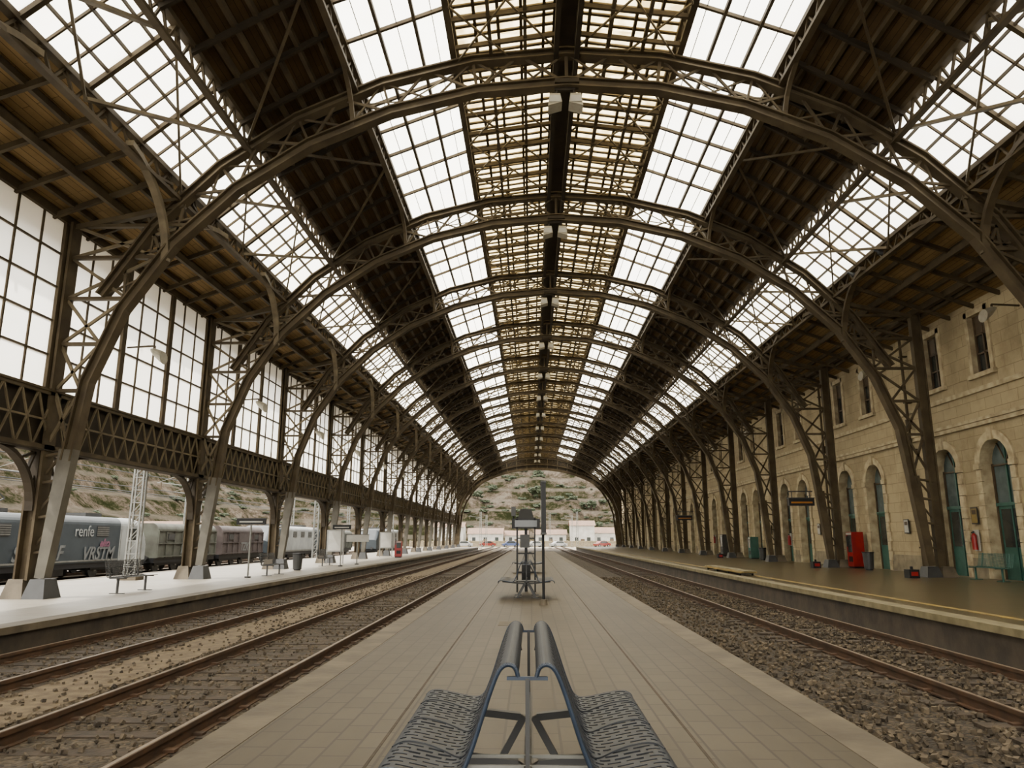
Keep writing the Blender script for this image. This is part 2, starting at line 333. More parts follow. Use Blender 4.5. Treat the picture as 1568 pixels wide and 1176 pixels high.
# ---------------------------------------------------------------- left glazed wall
XW=CX-14.1
def leftwin():
    g=MB(); g.face([(XW,.2,5.3),(XW,.2,10.05),(XW,B-.2,10.05),(XW,B-.2,5.3)],GLASSW)
    for j in range(4):
        y=.2+(B-.4)*j/3; g.box(XW-.07,XW+.09,y-.12,y+.12,5.25,10.05,STEEL)
    for j in range(1,9):
        if j%3: y=.2+(B-.4)*j/9; g.box(XW-.03,XW+.04,y-.03,y+.03,5.3,10.05,STEEL)
    for j in range(6):
        z=5.3+4.75*j/5; g.box(XW-.03,XW+.05,.2,B-.2,z-.025,z+.025,STEEL)
    return g.mesh('window')
def girder():
    m=MB()
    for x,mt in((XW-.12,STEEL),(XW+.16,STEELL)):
        for z in(3.75,5.22): m.beam((x,0,z),(x,B,z),.08,.14,STEEL)
        n=14
        for j in range(n):
            y=j*B/n;h=B/n
            m.beam((x,y,3.75),(x,y+h,5.2),.05,.04,mt); m.beam((x,y+h,3.75),(x,y,5.2),.05,.04,mt)
        m.beam((x,0,4.48),(x,B,4.48),.04,.05,mt)
    m.box(XW-.02,XW+.0,0,B,3.75,5.25,STEELD)
    m.box(XW-.2,XW+.24,0,B,5.24,5.3,STEEL); m.box(XW-.2,XW+.24,0,B,3.66,3.7,STEELD)
    for x in(XW+.02,):
        for e,dr in((0,1),(B,-1)):
            pts=[]
            for j in range(11):
                t=j/10*math.pi/2
                pts.append((x,e+dr*(.22+1.7*(1-math.cos(t))),2.1+1.6*math.sin(t)))
            m.sweep(pts,(1,0,0),.22,.10,STEELD)
            m.beam(pts[4],(x,e+dr*.3,3.6),.08,.06,STEELD); m.beam(pts[6],(x,e+dr*.3,3.6),.08,.06,STEELD); m.beam(pts[2],(x,e+dr*.25,3.0),.08,.06,STEELD)
            m.beam(pts[8],(x,e+dr*1.0,3.7),.08,.06,STEELD)
            m.beam((x,e+dr*.2,2.1),(x,e+dr*.2,3.7),.2,.08,STEELD)
    return m.mesh('wall_left')
wm=leftwin(); gm=girder()
wl=empty('wall_left')
for i,k in enumerate(range(K0,K1)):
    place(gm,'lattice_girder',(0,Y0+B*k,0),wl)
    place(wm,'window_%d'%(i+1),(0,Y0+B*k,0))
# ---------------------------------------------------------------- right building
XB=16.15
def facade():
    w=MB(); h=B/2; wa=.82; sp=3.1; ztop=10.6; wr=.5; zr0,zr1=7.2,9.35
    def q(y0,z0,y1,z1,mat=STONE,x=XB): w.face([(x,y0,z0),(x,y1,z0),(x,y1,z1),(x,y0,z1)],mat)
    D=.4
    cs=[-2.4,.75]
    q(-h,0,cs[0]-wa,ztop); q(cs[0]+wa,0,cs[1]-wa,ztop); q(cs[1]+wa,0,h,ztop)
    w.box(XB-.02,XB+.45,-h,h,-.3,.0,FLOORX)
    for c in cs:
        N=14; arc=[(c+wa*math.cos(math.pi*i/N),sp+1.0+wa*math.sin(math.pi*i/N)-.1) for i in range(N+1)]
        for a,b in zip(arc[:-1],arc[1:]):
            w.face([(XB,b[0],b[1]),(XB,a[0],a[1]),(XB,a[0],zr0),(XB,b[0],zr0)],STONE)
            w.face([(XB,a[0],a[1]),(XB,b[0],b[1]),(XB+D,b[0],b[1]),(XB+D,a[0],a[1])],TRIM)
            def o(p,r): 
                dy=p[0]-c; dz=p[1]-(sp+.9); L=math.hypot(dy,dz); return (c+dy/L*r,sp+.9+dz/L*r)
            a0,b0,a1,b1=o(a,wa),o(b,wa),o(a,wa+.3),o(b,wa+.3)
            w.face([(XB-.07,a0[0],a0[1]),(XB-.07,a1[0],a1[1]),(XB-.07,b1[0],b1[1]),(XB-.07,b0[0],b0[1])],TRIM)
            w.face([(XB-.07,a1[0],a1[1]),(XB,a1[0],a1[1]),(XB,b1[0],b1[1]),(XB-.07,b1[0],b1[1])],TRIM)
            w.face([(XB-.07,a0[0],a0[1]),(XB,a0[0],a0[1]),(XB,b0[0],b0[1]),(XB-.07,b0[0],b0[1])],TRIM)
        w.box(XB-.13,XB,c-.12,c+.12,sp+.9+wa-.05,sp+.9+wa+.4,TRIM)
        for e in(-1,1):
            y=c+e*wa
            w.face([(XB,y,0),(XB,y,sp+.9),(XB+D,y,sp+.9),(XB+D,y,0)],TRIM)
            nb=9
            for i in range(nb):
                z0=i*(sp+.7)/nb; wd=.36 if i%2 else .28
                w.box(XB-.07,XB,min(y,y+e*wd),max(y,y+e*wd),z0+.01,z0+(sp+.7)/nb-.01,TRIM)
            w.box(XB-.12,XB,min(y,y+e*.34),max(y,y+e*.34),sp+.72,sp+.92,TRIM)
        x=XB+D
        pts=[(x-.02,c+wa,2.55)]+[(x-.02,a[0],a[1]) for a in arc]+[(x-.02,c-wa,2.55)]
        w.face(pts,BGL)
        w.box(x-.04,x,c-wa,c+wa,0,2.55,TEAL)
        w.box(x-.07,x-.04,c-.6,c-.06,1.1,2.4,DGL); w.box(x-.07,x-.04,c+.06,c+.6,1.1,2.4,DGL)
        w.box(x-.09,x,c-wa,c+wa,2.5,2.62,TEAL); w.box(x-.08,x,c-.03,c+.03,0,sp+1.7,TEAL)
        w.box(x-.08,x,c-wa,c-wa+.07,0,sp+.9,SHUT); w.box(x-.08,x,c+wa-.07,c+wa,0,sp+.9,SHUT)
        w.box(x-.08,x,c-wa,c+wa,3.9,3.96,SHUT)
        for t in(60,120):
            r=math.radians(t); w.beam((x-.05,c,4.0),(x-.05,c+wa*math.cos(r),4.0+wa*math.sin(r)),.04,.04,SHUT)
        q(c-wa,zr0,c-wr,zr1); q(c+wr,zr0,c+wa,zr1); q(c-wa,zr1,c+wa,ztop)
        for e in(-1,1):
            y=c+e*wr; w.face([(XB,y,zr0),(XB,y,zr1),(XB+.25,y,zr1),(XB+.25,y,zr0)],TRIM)
            w.box(XB-.06,XB,min(y,y+e*.2),max(y,y+e*.2),zr0-.05,zr1+.2,TRIM)
        w.face([(XB,c-wr,zr0),(XB,c+wr,zr0),(XB+.25,c+wr,zr0),(XB+.25,c-wr,zr0)],TRIM)
        w.face([(XB,c-wr,zr1),(XB,c+wr,zr1),(XB+.25,c+wr,zr1),(XB+.25,c-wr,zr1)],TRIM)
        w.box(XB-.06,XB,c-wr-.2,c+wr+.2,zr1,zr1+.2,TRIM); w.box(XB-.14,XB,c-wr-.28,c+wr+.28,zr0-.16,zr0,TRIM)
        w.box(XB+.2,XB+.25,c-wr,c+wr,zr0,zr1,DGL)
        for yy in(c-wr+.04,c,c+wr-.04): w.box(XB+.14,XB+.2,yy-.04,yy+.04,zr0,zr1,SHUT)
        for zz in(zr0+.05,zr0+.75,zr0+1.45,zr1-.05): w.box(XB+.14,XB+.2,c-wr,c+wr,zz-.03,zz+.03,SHUT)
        w.box(XB+.16,XB+.2,c-wr,c+wr,zr1-.65,zr1,SHUT)
    for z0,z1,d in((0,.7,.06),):
        for y0,y1 in((-h,cs[0]-wa-.3),(cs[0]+wa+.3,cs[1]-wa-.3),(cs[1]+wa+.3,h)): w.box(XB-d,XB,y0,y1,z0,z1,FLOORX)
    for z0,z1,d in((5.35,5.5,.14),(5.5,5.62,.2),(6.55,6.72,.1),(10.0,10.25,.12),(10.25,10.6,.22)): w.box(XB-d,XB,-h,h,z0,z1,TRIM)
    return w.mesh('facade')
fm=facade(); wr_=empty('wall_right')
for k in range(K0,K1+1): place(fm,'facade_bay',(0,Y0+B*k,0),wr_)
m=MB(); m.box(XB+.45,XB+6,Y0+B*K0-5,YEND+5,-.3,10.6,STONE); m.obj('station_building_core',wr_)
m=MB()
m.cyl((XB-.22,2.75,.1),(XB-.22,2.75,9.9),.06,.06,STEEL,10)
for z in(1,3,5,7,9): m.box(XB-.3,XB,2.66,2.84,z,z+.06,STEEL)
m.cyl((XB-.22,2.75,5.9),(XB-.22,2.75,6.3),.11,.11,STEEL,10)
dp=m.mesh('drain_pipe')
for k in range(0,K1+1): place(dp,'drain_pipe',(0,Y0+B*k,0),wr_)
def flood(dirx):
    m=MB()
    m.beam((0,0,0),(dirx*.9,0,.05),.05,.05,STEEL)
    m.beam((dirx*.9,0,.05),(dirx*.9,0,-.1),.05,.05,STEEL)
    rings=[]
    for t,r in((0,.08),(.12,.17),(.32,.24),(.42,.26)):
        rings.append([(dirx*(.8+t)+0,math.cos(a)*r,-.1-t*.6+math.sin(a)*r*.8) for a in [2*math.pi*i/14 for i in range(14)]])
    m.loft(rings,CREAM); return m.mesh('wall_floodlight')
fr=flood(-1); fl=flood(1)
for k in range(0,K1): place(fr,'wall_floodlight',(XB-.05,Y0+B*k+4.4,8.9))
for k in range(0,K1): place(fl,'wall_floodlight',(XW+.05,Y0+B*k+3.4,7.4))
# ---------------------------------------------------------------- ground, platforms, tracks
YA=-18
m=MB(); m.box(-9.0,7.55,YA,YEND+30,-1.0,-.64,BALL); m.obj('track_bed')
m=MB(); m.box(-9.0,-2.35,YA,YEND+10,-.66,-.615,BALLL); m.obj('track_bed_dirt')
m=MB(); m.box(-6.75,-5.75,YA,YEND,-.62,-.59,SAND); m.obj('track_walkway_sand')
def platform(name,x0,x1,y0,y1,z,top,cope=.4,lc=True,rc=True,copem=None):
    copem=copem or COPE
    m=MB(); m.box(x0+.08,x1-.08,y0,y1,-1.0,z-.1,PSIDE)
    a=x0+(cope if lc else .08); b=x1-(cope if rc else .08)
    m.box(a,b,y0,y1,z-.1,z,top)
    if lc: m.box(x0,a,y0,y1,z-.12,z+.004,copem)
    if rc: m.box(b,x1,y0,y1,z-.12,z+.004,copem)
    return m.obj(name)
platform('floor',-2.35,2.47,YA,82,0,TILE,.32)
platform('platform_left',-17.2,-9.0,YA,YEND-.5,-.1,TILEL,.45)
platform('platform_right',7.6,XB-.03,YA,YEND-.5,0,TILER,.42,rc=False,copem=COPEY)
m=MB(); m.box(8.5,8.68,YA,YEND-1,0,.006,YEL); m.obj('platform_safety_line')
m=MB()
for x in(-1.05,1.15): m.box(x-.010,x+.010,YA,82,0,.003,PSIDE)
m.box(-.55,-.15,12.6,13.2,0,.004,COPE)
m.obj('platform_joint_strip')
def rail(name,x,y0,y1,zt=-.45):
    m=MB()
    m.box(x-.035,x+.035,y0,y1,zt-.05,zt-.004,RAIL); m.box(x-.022,x+.022,y0,y1,zt-.006,zt,RAILT); m.box(x-.01,x+.01,y0,y1,zt-.15,zt-.05,RAIL); m.box(x-.07,x+.07,y0,y1,zt-.17,zt-.15,RAIL)
    return m.obj(name)
for i,(a,b) in enumerate(((-5.2,-3.53),(-8.62,-7.05),(5.35,7.02))):
    t=empty('railway_track')
    for x in(a,b):
        r=rail('rail',x,YA,YEND+45); r.parent=t
    m=MB(); y=YA
    while y<YEND:
        m.box(a-.45,min(b+.45,7.5),y,y+.24,-.68,-.605+random.uniform(-.012,.008),SLEEP); y+=.62
        for x in(a,b): m.box(x-.12,x+.12,y-.55,y-.45,-.6,-.575,RAIL)
    o=m.obj('sleepers',t)
def stones(name,regions,n,mat,smin,smax):
    m=MB()
    for _ in range(n):
        x0,x1,z=random.choice(regions); y=2.5+ (random.random()**1.6)*38; x=random.uniform(x0,x1)
        s=random.uniform(smin,smax); c=Vector((x,y,z+s*.25))
        R=Matrix.Rotation(random.random()*6,3,'Z')@Matrix.Rotation(random.random()*6,3,'X')
        pts=[]
        for p in((-1,-1,-1),(-1,1,-1),(1,1,-1),(1,-1,-1),(-1,-1,1),(-1,1,1),(1,1,1),(1,-1,1)):
            v=Vector([a*random.uniform(.55,1) for a in p])*s*.5; pts.append(c+R@v)
        m.hexa(pts,mat)
    return m.obj(name)
STN=M('ballast_stone',(.30,.235,.16),.9,0,(.06,.044,.028),6,k=.37)
stones('ballast_stones',[(2.5,5.2,-.63),(5.5,6.9,-.60),(5.5,7.4,-.62),(3,5.2,-.63)],9500,STN,.03,.075)
stones('ballast_stones',[(-3.4,-2.45,-.61),(-5.1,-3.6,-.60),(-8.5,-7.1,-.60),(-5.75,-5.3,-.6),(-6.9,-5.3,-.59)],7500,STN,.022,.06)
m=MB(); m.box(-400,-17.2,-100,800,-1.3,-.85,CONC); m.box(-17.2,400,YEND+25,800,-1.3,-.66,CONC); m.box(XB+6,400,-100,YEND+25,-1.3,-.7,CONC)
m.box(-17.2,XB+6,YEND-.5,YEND+25,-1.3,-.66,CONC)
m.obj('ground')
for xx in(-19.9,-24.6,-29):
    t=empty('siding_track')
    for d in(-.83,.83):
        r=rail('rail',xx+d,-10,175,-.68); r.parent=t
    m=MB(); m.box(xx-1.6,xx+1.6,-10,175,-.86,-.83,BALLL); m.obj('siding_ballast',t)
# ---------------------------------------------------------------- end gable
m=MB(); N=48
def roofz(s):
    s=abs(s)
    for a,b in zip(RP[:-1],RP[1:]):
        if b[0]<=s<=a[0]: t=(s-a[0])/(b[0]-a[0]); return a[1]+(b[1]-a[1])*t
    return 9.8
ang=[math.pi*i/N for i in range(N+1)]
inn=[(13.6*math.cos(t),5.2+8.1*math.sin(t)) for t in ang]
for a,b in zip(inn[:-1],inn[1:]):
    sa,sb=a[0]*1.06,b[0]*1.06
    m.face([(CX+a[0],0,a[1]),(CX+b[0],0,b[1]),(CX+sb,0,roofz(sb)),(CX+sa,0,roofz(sa))],STEELD)
m.sweep([(CX+a[0],-.1,a[1]) for a in inn],(0,1,0),.4,.4,STEEL)
m.sweep([(CX+a[0]*1.03,-.1,a[1]+.75*a[1]/13) for a in inn],(0,1,0),.3,.15,STEEL)
for i in range(0,N+1,2):
    a=inn[i]; m.beam((CX+a[0],-.1,a[1]),(CX+a[0]*1.05,-.1,roofz(a[0]*1.05)),.08,.08,STEELL)
for sg in(-1,1): m.box(min(CX+sg*13.5,CX+sg*14.6),max(CX+sg*13.5,CX+sg*14.6),-.2,.3,-.1,10,STEEL)
m.obj('wall_back',None,(0,YEND,0))
# ---------------------------------------------------------------- hills
m,nt,out=newmat('hillside')
b=nt.nodes.new('ShaderNodeBsdfPrincipled'); b.inputs['Roughness'].default_value=1; nt.links.new(b.outputs[0],out.inputs[0])
b.inputs['Specular IOR Level'].default_value=0
tc=nt.nodes.new('ShaderNodeTexCoord'); n1=nt.nodes.new('ShaderNodeTexNoise'); n1.inputs['Scale'].default_value=.11; n1.inputs['Detail'].default_value=14; n1.inputs['Roughness'].default_value=.85
nt.links.new(tc.outputs['Object'],n1.inputs['Vector'])
r=nt.nodes.new('ShaderNodeValToRGB'); e=r.color_ramp.elements
HK=.25
def hc(a,b_,c): return (a*HK,b_*HK,c*HK,1)
e[0].position=.43; e[0].color=hc(.07,.08,.035); e[1].position=.58; e[1].color=hc(.75,.64,.50)
x=e.new(.475); x.color=hc(.17,.17,.085); x=e.new(.50); x.color=hc(.34,.275,.20); x=e.new(.535); x.color=hc(.46,.35,.27)
nt.links.new(n1.outputs['Fac'],r.inputs[0])
wv=nt.nodes.new('ShaderNodeTexWave'); wv.bands_direction='Z'; wv.inputs['Scale'].default_value=.0796; wv.inputs['Distortion'].default_value=4; wv.inputs['Detail'].default_value=5; wv.inputs['Detail Scale'].default_value=.3
nt.links.new(tc.outputs['Object'],wv.inputs['Vector'])
r2=nt.nodes.new('ShaderNodeValToRGB'); r2.color_ramp.elements[0].position=.72; r2.color_ramp.elements[0].color=(0,0,0,1); r2.color_ramp.elements[1].position=.92; r2.color_ramp.elements[1].color=(.5,.5,.5,1)
nt.links.new(wv.outputs['Fac'],r2.inputs[0])
mx=nt.nodes.new('ShaderNodeMixRGB'); mx.inputs[2].default_value=hc(.7,.6,.48); nt.links.new(r2.outputs[0],mx.inputs[0]); nt.links.new(r.outputs[0],mx.inputs[1]); nt.links.new(mx.outputs[0],b.inputs['Base Color'])
bp=nt.nodes.new('ShaderNodeBump'); bp.inputs['Strength'].default_value=1; bp.inputs['Distance'].default_value=4
nt.links.new(n1.outputs['Fac'],bp.inputs['Height']); nt.links.new(bp.outputs[0],b.inputs['Normal'])
HILL=m
def hz(x,y):
    dx=max(0,-x-60-.03*y); dy=max(0,y-215-.10*x)
    h1=95*(1-math.exp(-dx*.75/95)); h2=130*(1-math.exp(-dy*.55/130))
    h=(h1**3+h2**3)**(1/3) if (h1+h2)>0 else 0
    n=noise.fractal(Vector((x*.014,y*.014,0)),1,2,6)
    h=h*(1+.22*n)+min(h,8)*.35*noise.noise(Vector((x*.08,y*.08,3)))
    if h>0: h+=.85*min(1,h/6)*math.sin(h*2*math.pi/4.2)/1.4+.9
    return -1.6+h
me=bpy.data.meshes.new('hillside'); vs=[];fs=[]
NX,NY=260,260
hv=[]
for j in range(NY+1):
    for i in range(NX+1):
        x=-300+ 560*i/NX; y=-60+ 560*j/NY; hv.append(hz(x,y)); vs.append((x,y,hv[-1]))
for j in range(NY):
    for i in range(NX):
        a=j*(NX+1)+i
        if max(hv[a],hv[a+1],hv[a+NX+1],hv[a+NX+2])>-1.5: fs.append((a,a+1,a+NX+2,a+NX+1))
me.from_pydata(vs,[],fs); me.materials.append(HILL); me.polygons.foreach_set('use_smooth',[True]*len(fs)); me.update()
place(me,'hillside',(0,0,0))
def blob(m,cx,cy,cz,R,amp,seedv,fz,nn=10,nr=8):
    rings=[]
    for i in range(1,nr):
        th=math.pi*i/nr; ring=[]
        for j in range(nn):
            ph=2*math.pi*j/nn; d=Vector((math.sin(th)*math.cos(ph),math.sin(th)*math.sin(ph),math.cos(th)))
            q=R*(1+amp*noise.noise(d*2.8+Vector(seedv))); ring.append((cx+d.x*q,cy+d.y*q,cz+d.z*q*fz))
        rings.append(ring)
    m.loft(rings,LEAF)
def tree(seed):
    random.seed(seed); m=MB()
    m.cyl((0,0,-.5),(.1,0,2.0),.22,.14,BARK,8)
    for k in range(4):
        a=k*1.6+random.random(); m.cyl((.1,0,1.6),(math.cos(a)*1.1,math.sin(a)*1.1,2.8),.1,.05,BARK,6)
    for k in range(26):
        a=random.random()*6.28; rr=random.uniform(0,2.0); blob(m,math.cos(a)*rr,math.sin(a)*rr,2.6+random.uniform(-1.2,1.5),random.uniform(.35,.85),.8,(k*3.1,seed,0),.85)
    return m.mesh('tree')
def shrub(seed):
    random.seed(seed); m=MB()
    m.cyl((0,0,-.4),(0,0,.5),.15,.08,BARK,6)
    for k in range(7): blob(m,random.uniform(-.9,.9),random.uniform(-.9,.9),.35+random.random()*.3,random.uniform(.3,.7),.8,(k*2.1,seed,0),.75,8,7)
    return m.mesh('hillside_shrub')
tm=[tree(s) for s in(1,2,3)]; sm=[shrub(s) for s in(4,5,6)]
random.seed(11)
for i in range(34):
    if i<18: x=random.uniform(-60,75); y=random.uniform(226,300)
    else: x=random.uniform(-150,-80); y=random.uniform(40,200)
    o=place(random.choice(tm),'tree',(x,y,hz(x,y)-.1),None,random.random()*6); s=random.uniform(.5,1.2); o.scale=(s,s,s*random.uniform(.7,1.0))
shr=empty('hillside_shrubs')
for i in range(1500):
    if i<950: x=random.uniform(-70,95); y=random.uniform(222,340)
    else: x=random.uniform(-150,-64); y=random.uniform(30,240)
    if hz(x,y)<0: continue
    o=place(random.choice(sm),'shrub',(x,y,hz(x,y)-.2),shr,random.random()*6); s=random.uniform(.3,1.25); o.scale=(s,s,s*random.uniform(.6,1.0))
def house(w,d,h,seed,wall=HOUSE):
    random.seed(seed); m=MB(); m.box(-w/2,w/2,-d/2,d/2,-.1,h,wall)
    m.face([(-w/2-.3,-d/2-.3,h),(w/2+.3,-d/2-.3,h),(w/2+.3,0,h+d*.22),(-w/2-.3,0,h+d*.22)],ROOFT)
    m.face([(-w/2-.3,d/2+.3,h),(w/2+.3,d/2+.3,h),(w/2+.3,0,h+d*.22),(-w/2-.3,0,h+d*.22)],ROOFT)
    for sx in(-1,1): m.face([(sx*w/2,-d/2,h),(sx*w/2,d/2,h),(sx*w/2,0,h+d*.21)],wall)
    nx=int(w/2.6)
    for fl in range(max(1,int(h/3))):
        for i in range(nx):
            x=-w/2+(i+.5)*w/nx; z=1+fl*3
            m.box(x-.45,x+.45,-d/2-.05,-d/2,z,z+1.3,DGL); m.box(x-.6,x+.6,-d/2-.1,-d/2,z-.12,z,TRIM)
    m.box(-.5,.5,-d/2-.06,-d/2,-.1,1.9,SHUT)
    return m.mesh('house')
for i,(x,y,w,d,h) in enumerate(((5,196,8,6,3.0),(13,193,6,6,5.2),(21,200,10,7,3.4),(-12,200,9,7,3.2),(-22,203,8,6,5.0),(32,204,9,8,5.2),(-4,204,6,6,2.8),(-55,110,12,7,3),(-52,82,10,6,3))):
    place(house(w,d,h,i),'house',(x,y,-.66))
m=MB()
m.box(-30,45,0,.3,0,1.3,FLOORX); m.box(-30,45,-.08,.38,1.3,1.42,TRIM)
for i in range(26): m.box(-30+i*3-.2,-30+i*3+.2,-.12,.42,0,1.55,FLOORX)
m.obj('yard_boundary_wall',None,(0,186,-.66))
CARS=[M('car_paint_%d'%i,c,.3,0,k=.5) for i,c in enumerate(((.6,.6,.6),(.3,.04,.03),(.1,.14,.3),(.5,.5,.48)))]
def car(mt):
    m=MB(); P=[(-2.0,.35),(-2.05,.75),(-1.3,.92),(-.75,1.4),(.75,1.42),(1.45,.95),(2.0,.82),(2.05,.35)]
    m.loft([[(x,y*s_,z) for x,z in P] for y,s_ in((-.85,1),(.85,1))],mt)
    m.loft([[(x,y,z) for x,z in((-1.1,.95),(-.68,1.33),(.68,1.35),(1.25,.95))] for y in(-.87,.87)],DGL)
    for x in(-1.25,1.3):
        for y in(-.8,.8): m.cyl((x,y-.1,.32),(x,y+.1,.32),.32,.32,BLACK,16); m.cyl((x,y-.11,.32),(x,y+.11,.32),.17,.17,GREYM,10)
    return m.mesh('parked_car')
cm=[car(c) for c in CARS]
for i,x in enumerate((-16,-10.5,-5,1,6.5,17,24)): place(cm[i%4],'parked_car',(x,179.5+i%3,-.66),None,.1*i)
def mast(h=7.5):
    m=MB()
    for sx in(-.2,.2):
        for sy in(-.12,.12): m.beam((sx,sy,0),(sx*.8,sy*.8,h),.06,.06,GREYM)
    n=int(h/.45)
    for i in range(n):
        z=i*h/n; z2=(i+1)*h/n
        for sy in(-.12,.12):
            m.beam((-.2,sy,z),(.2,sy,z),.035,.03,GREYM); m.beam((-.2,sy,z),(.2,sy,z2),.025,.025,GREYM)
    m.beam((0,0,h-1.2),(-2.6,0,h-.9),.06,.06,GREYM); m.beam((0,0,h-.1),(-2.4,0,h-.85),.03,.03,GREYM)
    m.cyl((-2.3,0,h-.9),(-2.3,0,h-1.5),.06,.06,SHUT,8)
    m.box(-.35,.35,-.3,.3,0,.12,COPE)
    return m.mesh('catenary_mast')
mm=mast()
place(mm,'catenary_mast',(-14.75,27.6,-.1))
for x,y in((-17.9,62),(-17.9,96),(-27,34),(-31.5,46),(-27,58),(-31.5,70),(-27,82),(-31.5,98),(-27,110),(9.5,155),(-10.5,156),(9.5,175),(-10.5,176),(20,165),(4,160)): place(mm,'catenary_mast',(x,y,-.66 if y>150 else -.85))
m=MB()
for x,z in((-20.2,5.1),(-29.3,5.1),(-33.8,5.1),(-29.3,6.1),(-20.2,6.1),(-24.6,4.2)): m.cyl((x,0,z),(x,175,z),.03,.03,BLACK,6)
m.obj('overhead_catenary_wires')
# ---------------------------------------------------------------- rolling stock
def wheels(m,y,gauge=.83,r=.46,z0=-.68):
    for dy in(-1.2,1.2):
        for sx in(-1,1):
            m.cyl((sx*(gauge-.07),y+dy,z0+r),(sx*(gauge+.07),y+dy,z0+r),r,r,DGREY,20)
            m.cyl((sx*(gauge+.07),y+dy,z0+r),(sx*(gauge+.2),y+dy,z0+r),.14,.12,GREYM,10)
        m.cyl((-gauge,y+dy,z0+r),(gauge,y+dy,z0+r),.08,.08,DGREY,8)
    for sx in(-1,1):
        m.box(sx*1.05-.06,sx*1.05+.06,y-1.8,y+1.8,z0+.42,z0+.72,BLACK)
        for dy in(-.35,0,.35): m.cyl((sx*1.08,y+dy,z0+.7),(sx*1.08,y+dy,z0+.95),.09,.09,DGREY,8)
def prof(w,z0,z1,r=.45):
    pts=[(-w,z0),(-w,z1-r)]
    for i in range(1,6):
        t=math.pi/2*i/6; pts.append((-w+r*(1-math.cos(t)),z1-r+r*math.sin(t)))
    pts+= [(-x,z) for x,z in reversed(pts)]
    return pts
PINK=M('graffiti_pink',(.30,.12,.19),.6,k=.6)
GRAF=M('graffiti_grey',(.30,.31,.31),.6,k=.45)
def lettering(root,nm,bd,sz,yy,zz,mt):
    c=bpy.data.curves.new(nm,'FONT'); c.body=bd; c.size=sz; c.extrude=.006; c.align_x='CENTER'
    if nm=='graffiti': c.offset=.02; c.shear=.3
    o=bpy.data.objects.new(nm,c); scene.collection.objects.link(o); o.parent=root
    o.location=(1.47,yy,zz); o.rotation_euler=(math.pi/2,0,math.pi/2); c.materials.append(mt)
def loco(name,x,y0,L,body,band,text=None):
    root=empty(name,(x,y0,0)); m=MB()
    P=prof(1.42,.15,2.55)
    def ring(y,zs=1,ws=1): return [(p[0]*ws,y,.15+(p[1]-.15)*zs) for p in P]
    m.loft([ring(0,.45,.9),ring(.35,.62,.97),ring(.9,.94),ring(1.6,1),ring(3.2,1)],band)
    m.loft([ring(3.2,1,1.003),ring(L-3.2,1,1.003)],body)
    m.loft([ring(L-3.2),ring(L-1.6),ring(L-.9,.94),ring(L-.35,.62,.97),ring(L,.45,.9)],band)
    m.box(-1.38,1.38,.2,L-.2,-.12,.16,BLACK)
    for sx in(-1,1):
        for yy in(1.5,L-2.5): m.box(sx*1.43-.02,sx*1.43+.02,yy,yy+1.0,1.3,2.05,DGL)
        m.box(sx*1.44-.012,sx*1.44+.012,3.3,L-3.3,.22,.3,GREYM)
        for i in range(4):
            yy=4.2+i*(L-8.4)/3.5
            if text is None or i in(0,3):
                m.box(sx*1.44-.015,sx*1.44+.015,yy,yy+1.1,1.5,2.05,DGREY)
                for k in range(5): m.box(sx*1.46-.01,sx*1.46+.01,yy,yy+1.1,1.55+k*.1,1.58+k*.1,GREYM)
        for yy in(3.0,L-3.2): m.cyl((sx*1.5,yy,.3),(sx*1.5,yy,1.9),.02,.02,GREYM,6)
    for yy in(-.02,L+.02):
        for sx in(-.85,.85): m.cyl((sx,yy,.25),(sx,yy+(.5 if yy>1 else -.5),.25),.09,.16,DGREY,12)
        m.face([(-1.0,yy+(.42 if yy<1 else -.42),1.55),(1.0,yy+(.42 if yy<1 else -.42),1.55),(1.0,yy+(.8 if yy<1 else -.8),2.2),(-1.0,yy+(.8 if yy<1 else -.8),2.2)],DGL)
    wheels(m,3.4); wheels(m,L-3.4)
    m.box(-.9,.9,L/2-1.6,L/2+1.6,-.45,.1,DGREY)
    for yy in(4.5,L-5.5): m.box(-.7,.7,yy,yy+1.5,2.5,2.75,DGREY)
    yy=4.8
    for sx in(-.4,.4): m.beam((sx,yy,2.7),(sx,yy+1.3,3.2),.05,.05,DGREY); m.beam((sx,yy+1.3,3.2),(sx*.8,yy+.2,3.9),.04,.04,DGREY)
    m.beam((-.8,yy+.2,3.9),(.8,yy+.2,3.9),.08,.06,DGREY)
    m.obj('body',root)
    if text:
        for a in(('lettering',text,.8,L*.62,1.5,LOCO2),('graffiti','SKNARF',1.0,L*.42,.36,GRAF),('graffiti','eko',.6,L*.73,.95,PINK),('graffiti','VRSTM',.95,L*.70,.3,GRAF)): lettering(root,*a)
    return root
def wagon(name,x,y0,L,mat,graf=None):
    root=empty(name,(x,y0,0)); m=MB(); P=prof(1.38,.2,2.35,.5)
    m.loft([[(p[0],y,p[1]) for p in P] for y in(0,L)],mat)
    for sx in(-1,1):
        n=int(L/1.0)
        for i in range(n+1): yy=.06+(L-.12)*i/n; m.box(sx*1.41-.04,sx*1.41+.04,yy-.05,yy+.05,.2,1.9,mat)
        m.box(sx*1.43-.03,sx*1.43+.03,L*.38,L*.62,.25,1.85,WAG2)
        for zz in(.25,1.05,1.85): m.box(sx*1.44-.03,sx*1.44+.03,0,L,zz,zz+.07,mat)
        for yy in(L*.15,L*.75): m.box(sx*1.42-.02,sx*1.42+.02,yy,yy+.9,1.3,1.7,DGREY)
    m.box(-1.3,1.3,-.1,L+.1,-.1,.2,BLACK)
    wheels(m,2.2); wheels(m,L-2.2)
    for yy in(0,L):
        for sx in(-.85,.85): m.cyl((sx,yy,.2),(sx,yy+(.4 if yy>1 else -.4),.2),.08,.16,DGREY,10)
    m.obj('body',root)
    if graf: lettering(root,'graffiti',graf,.9,L*.5,.45,GRAF)
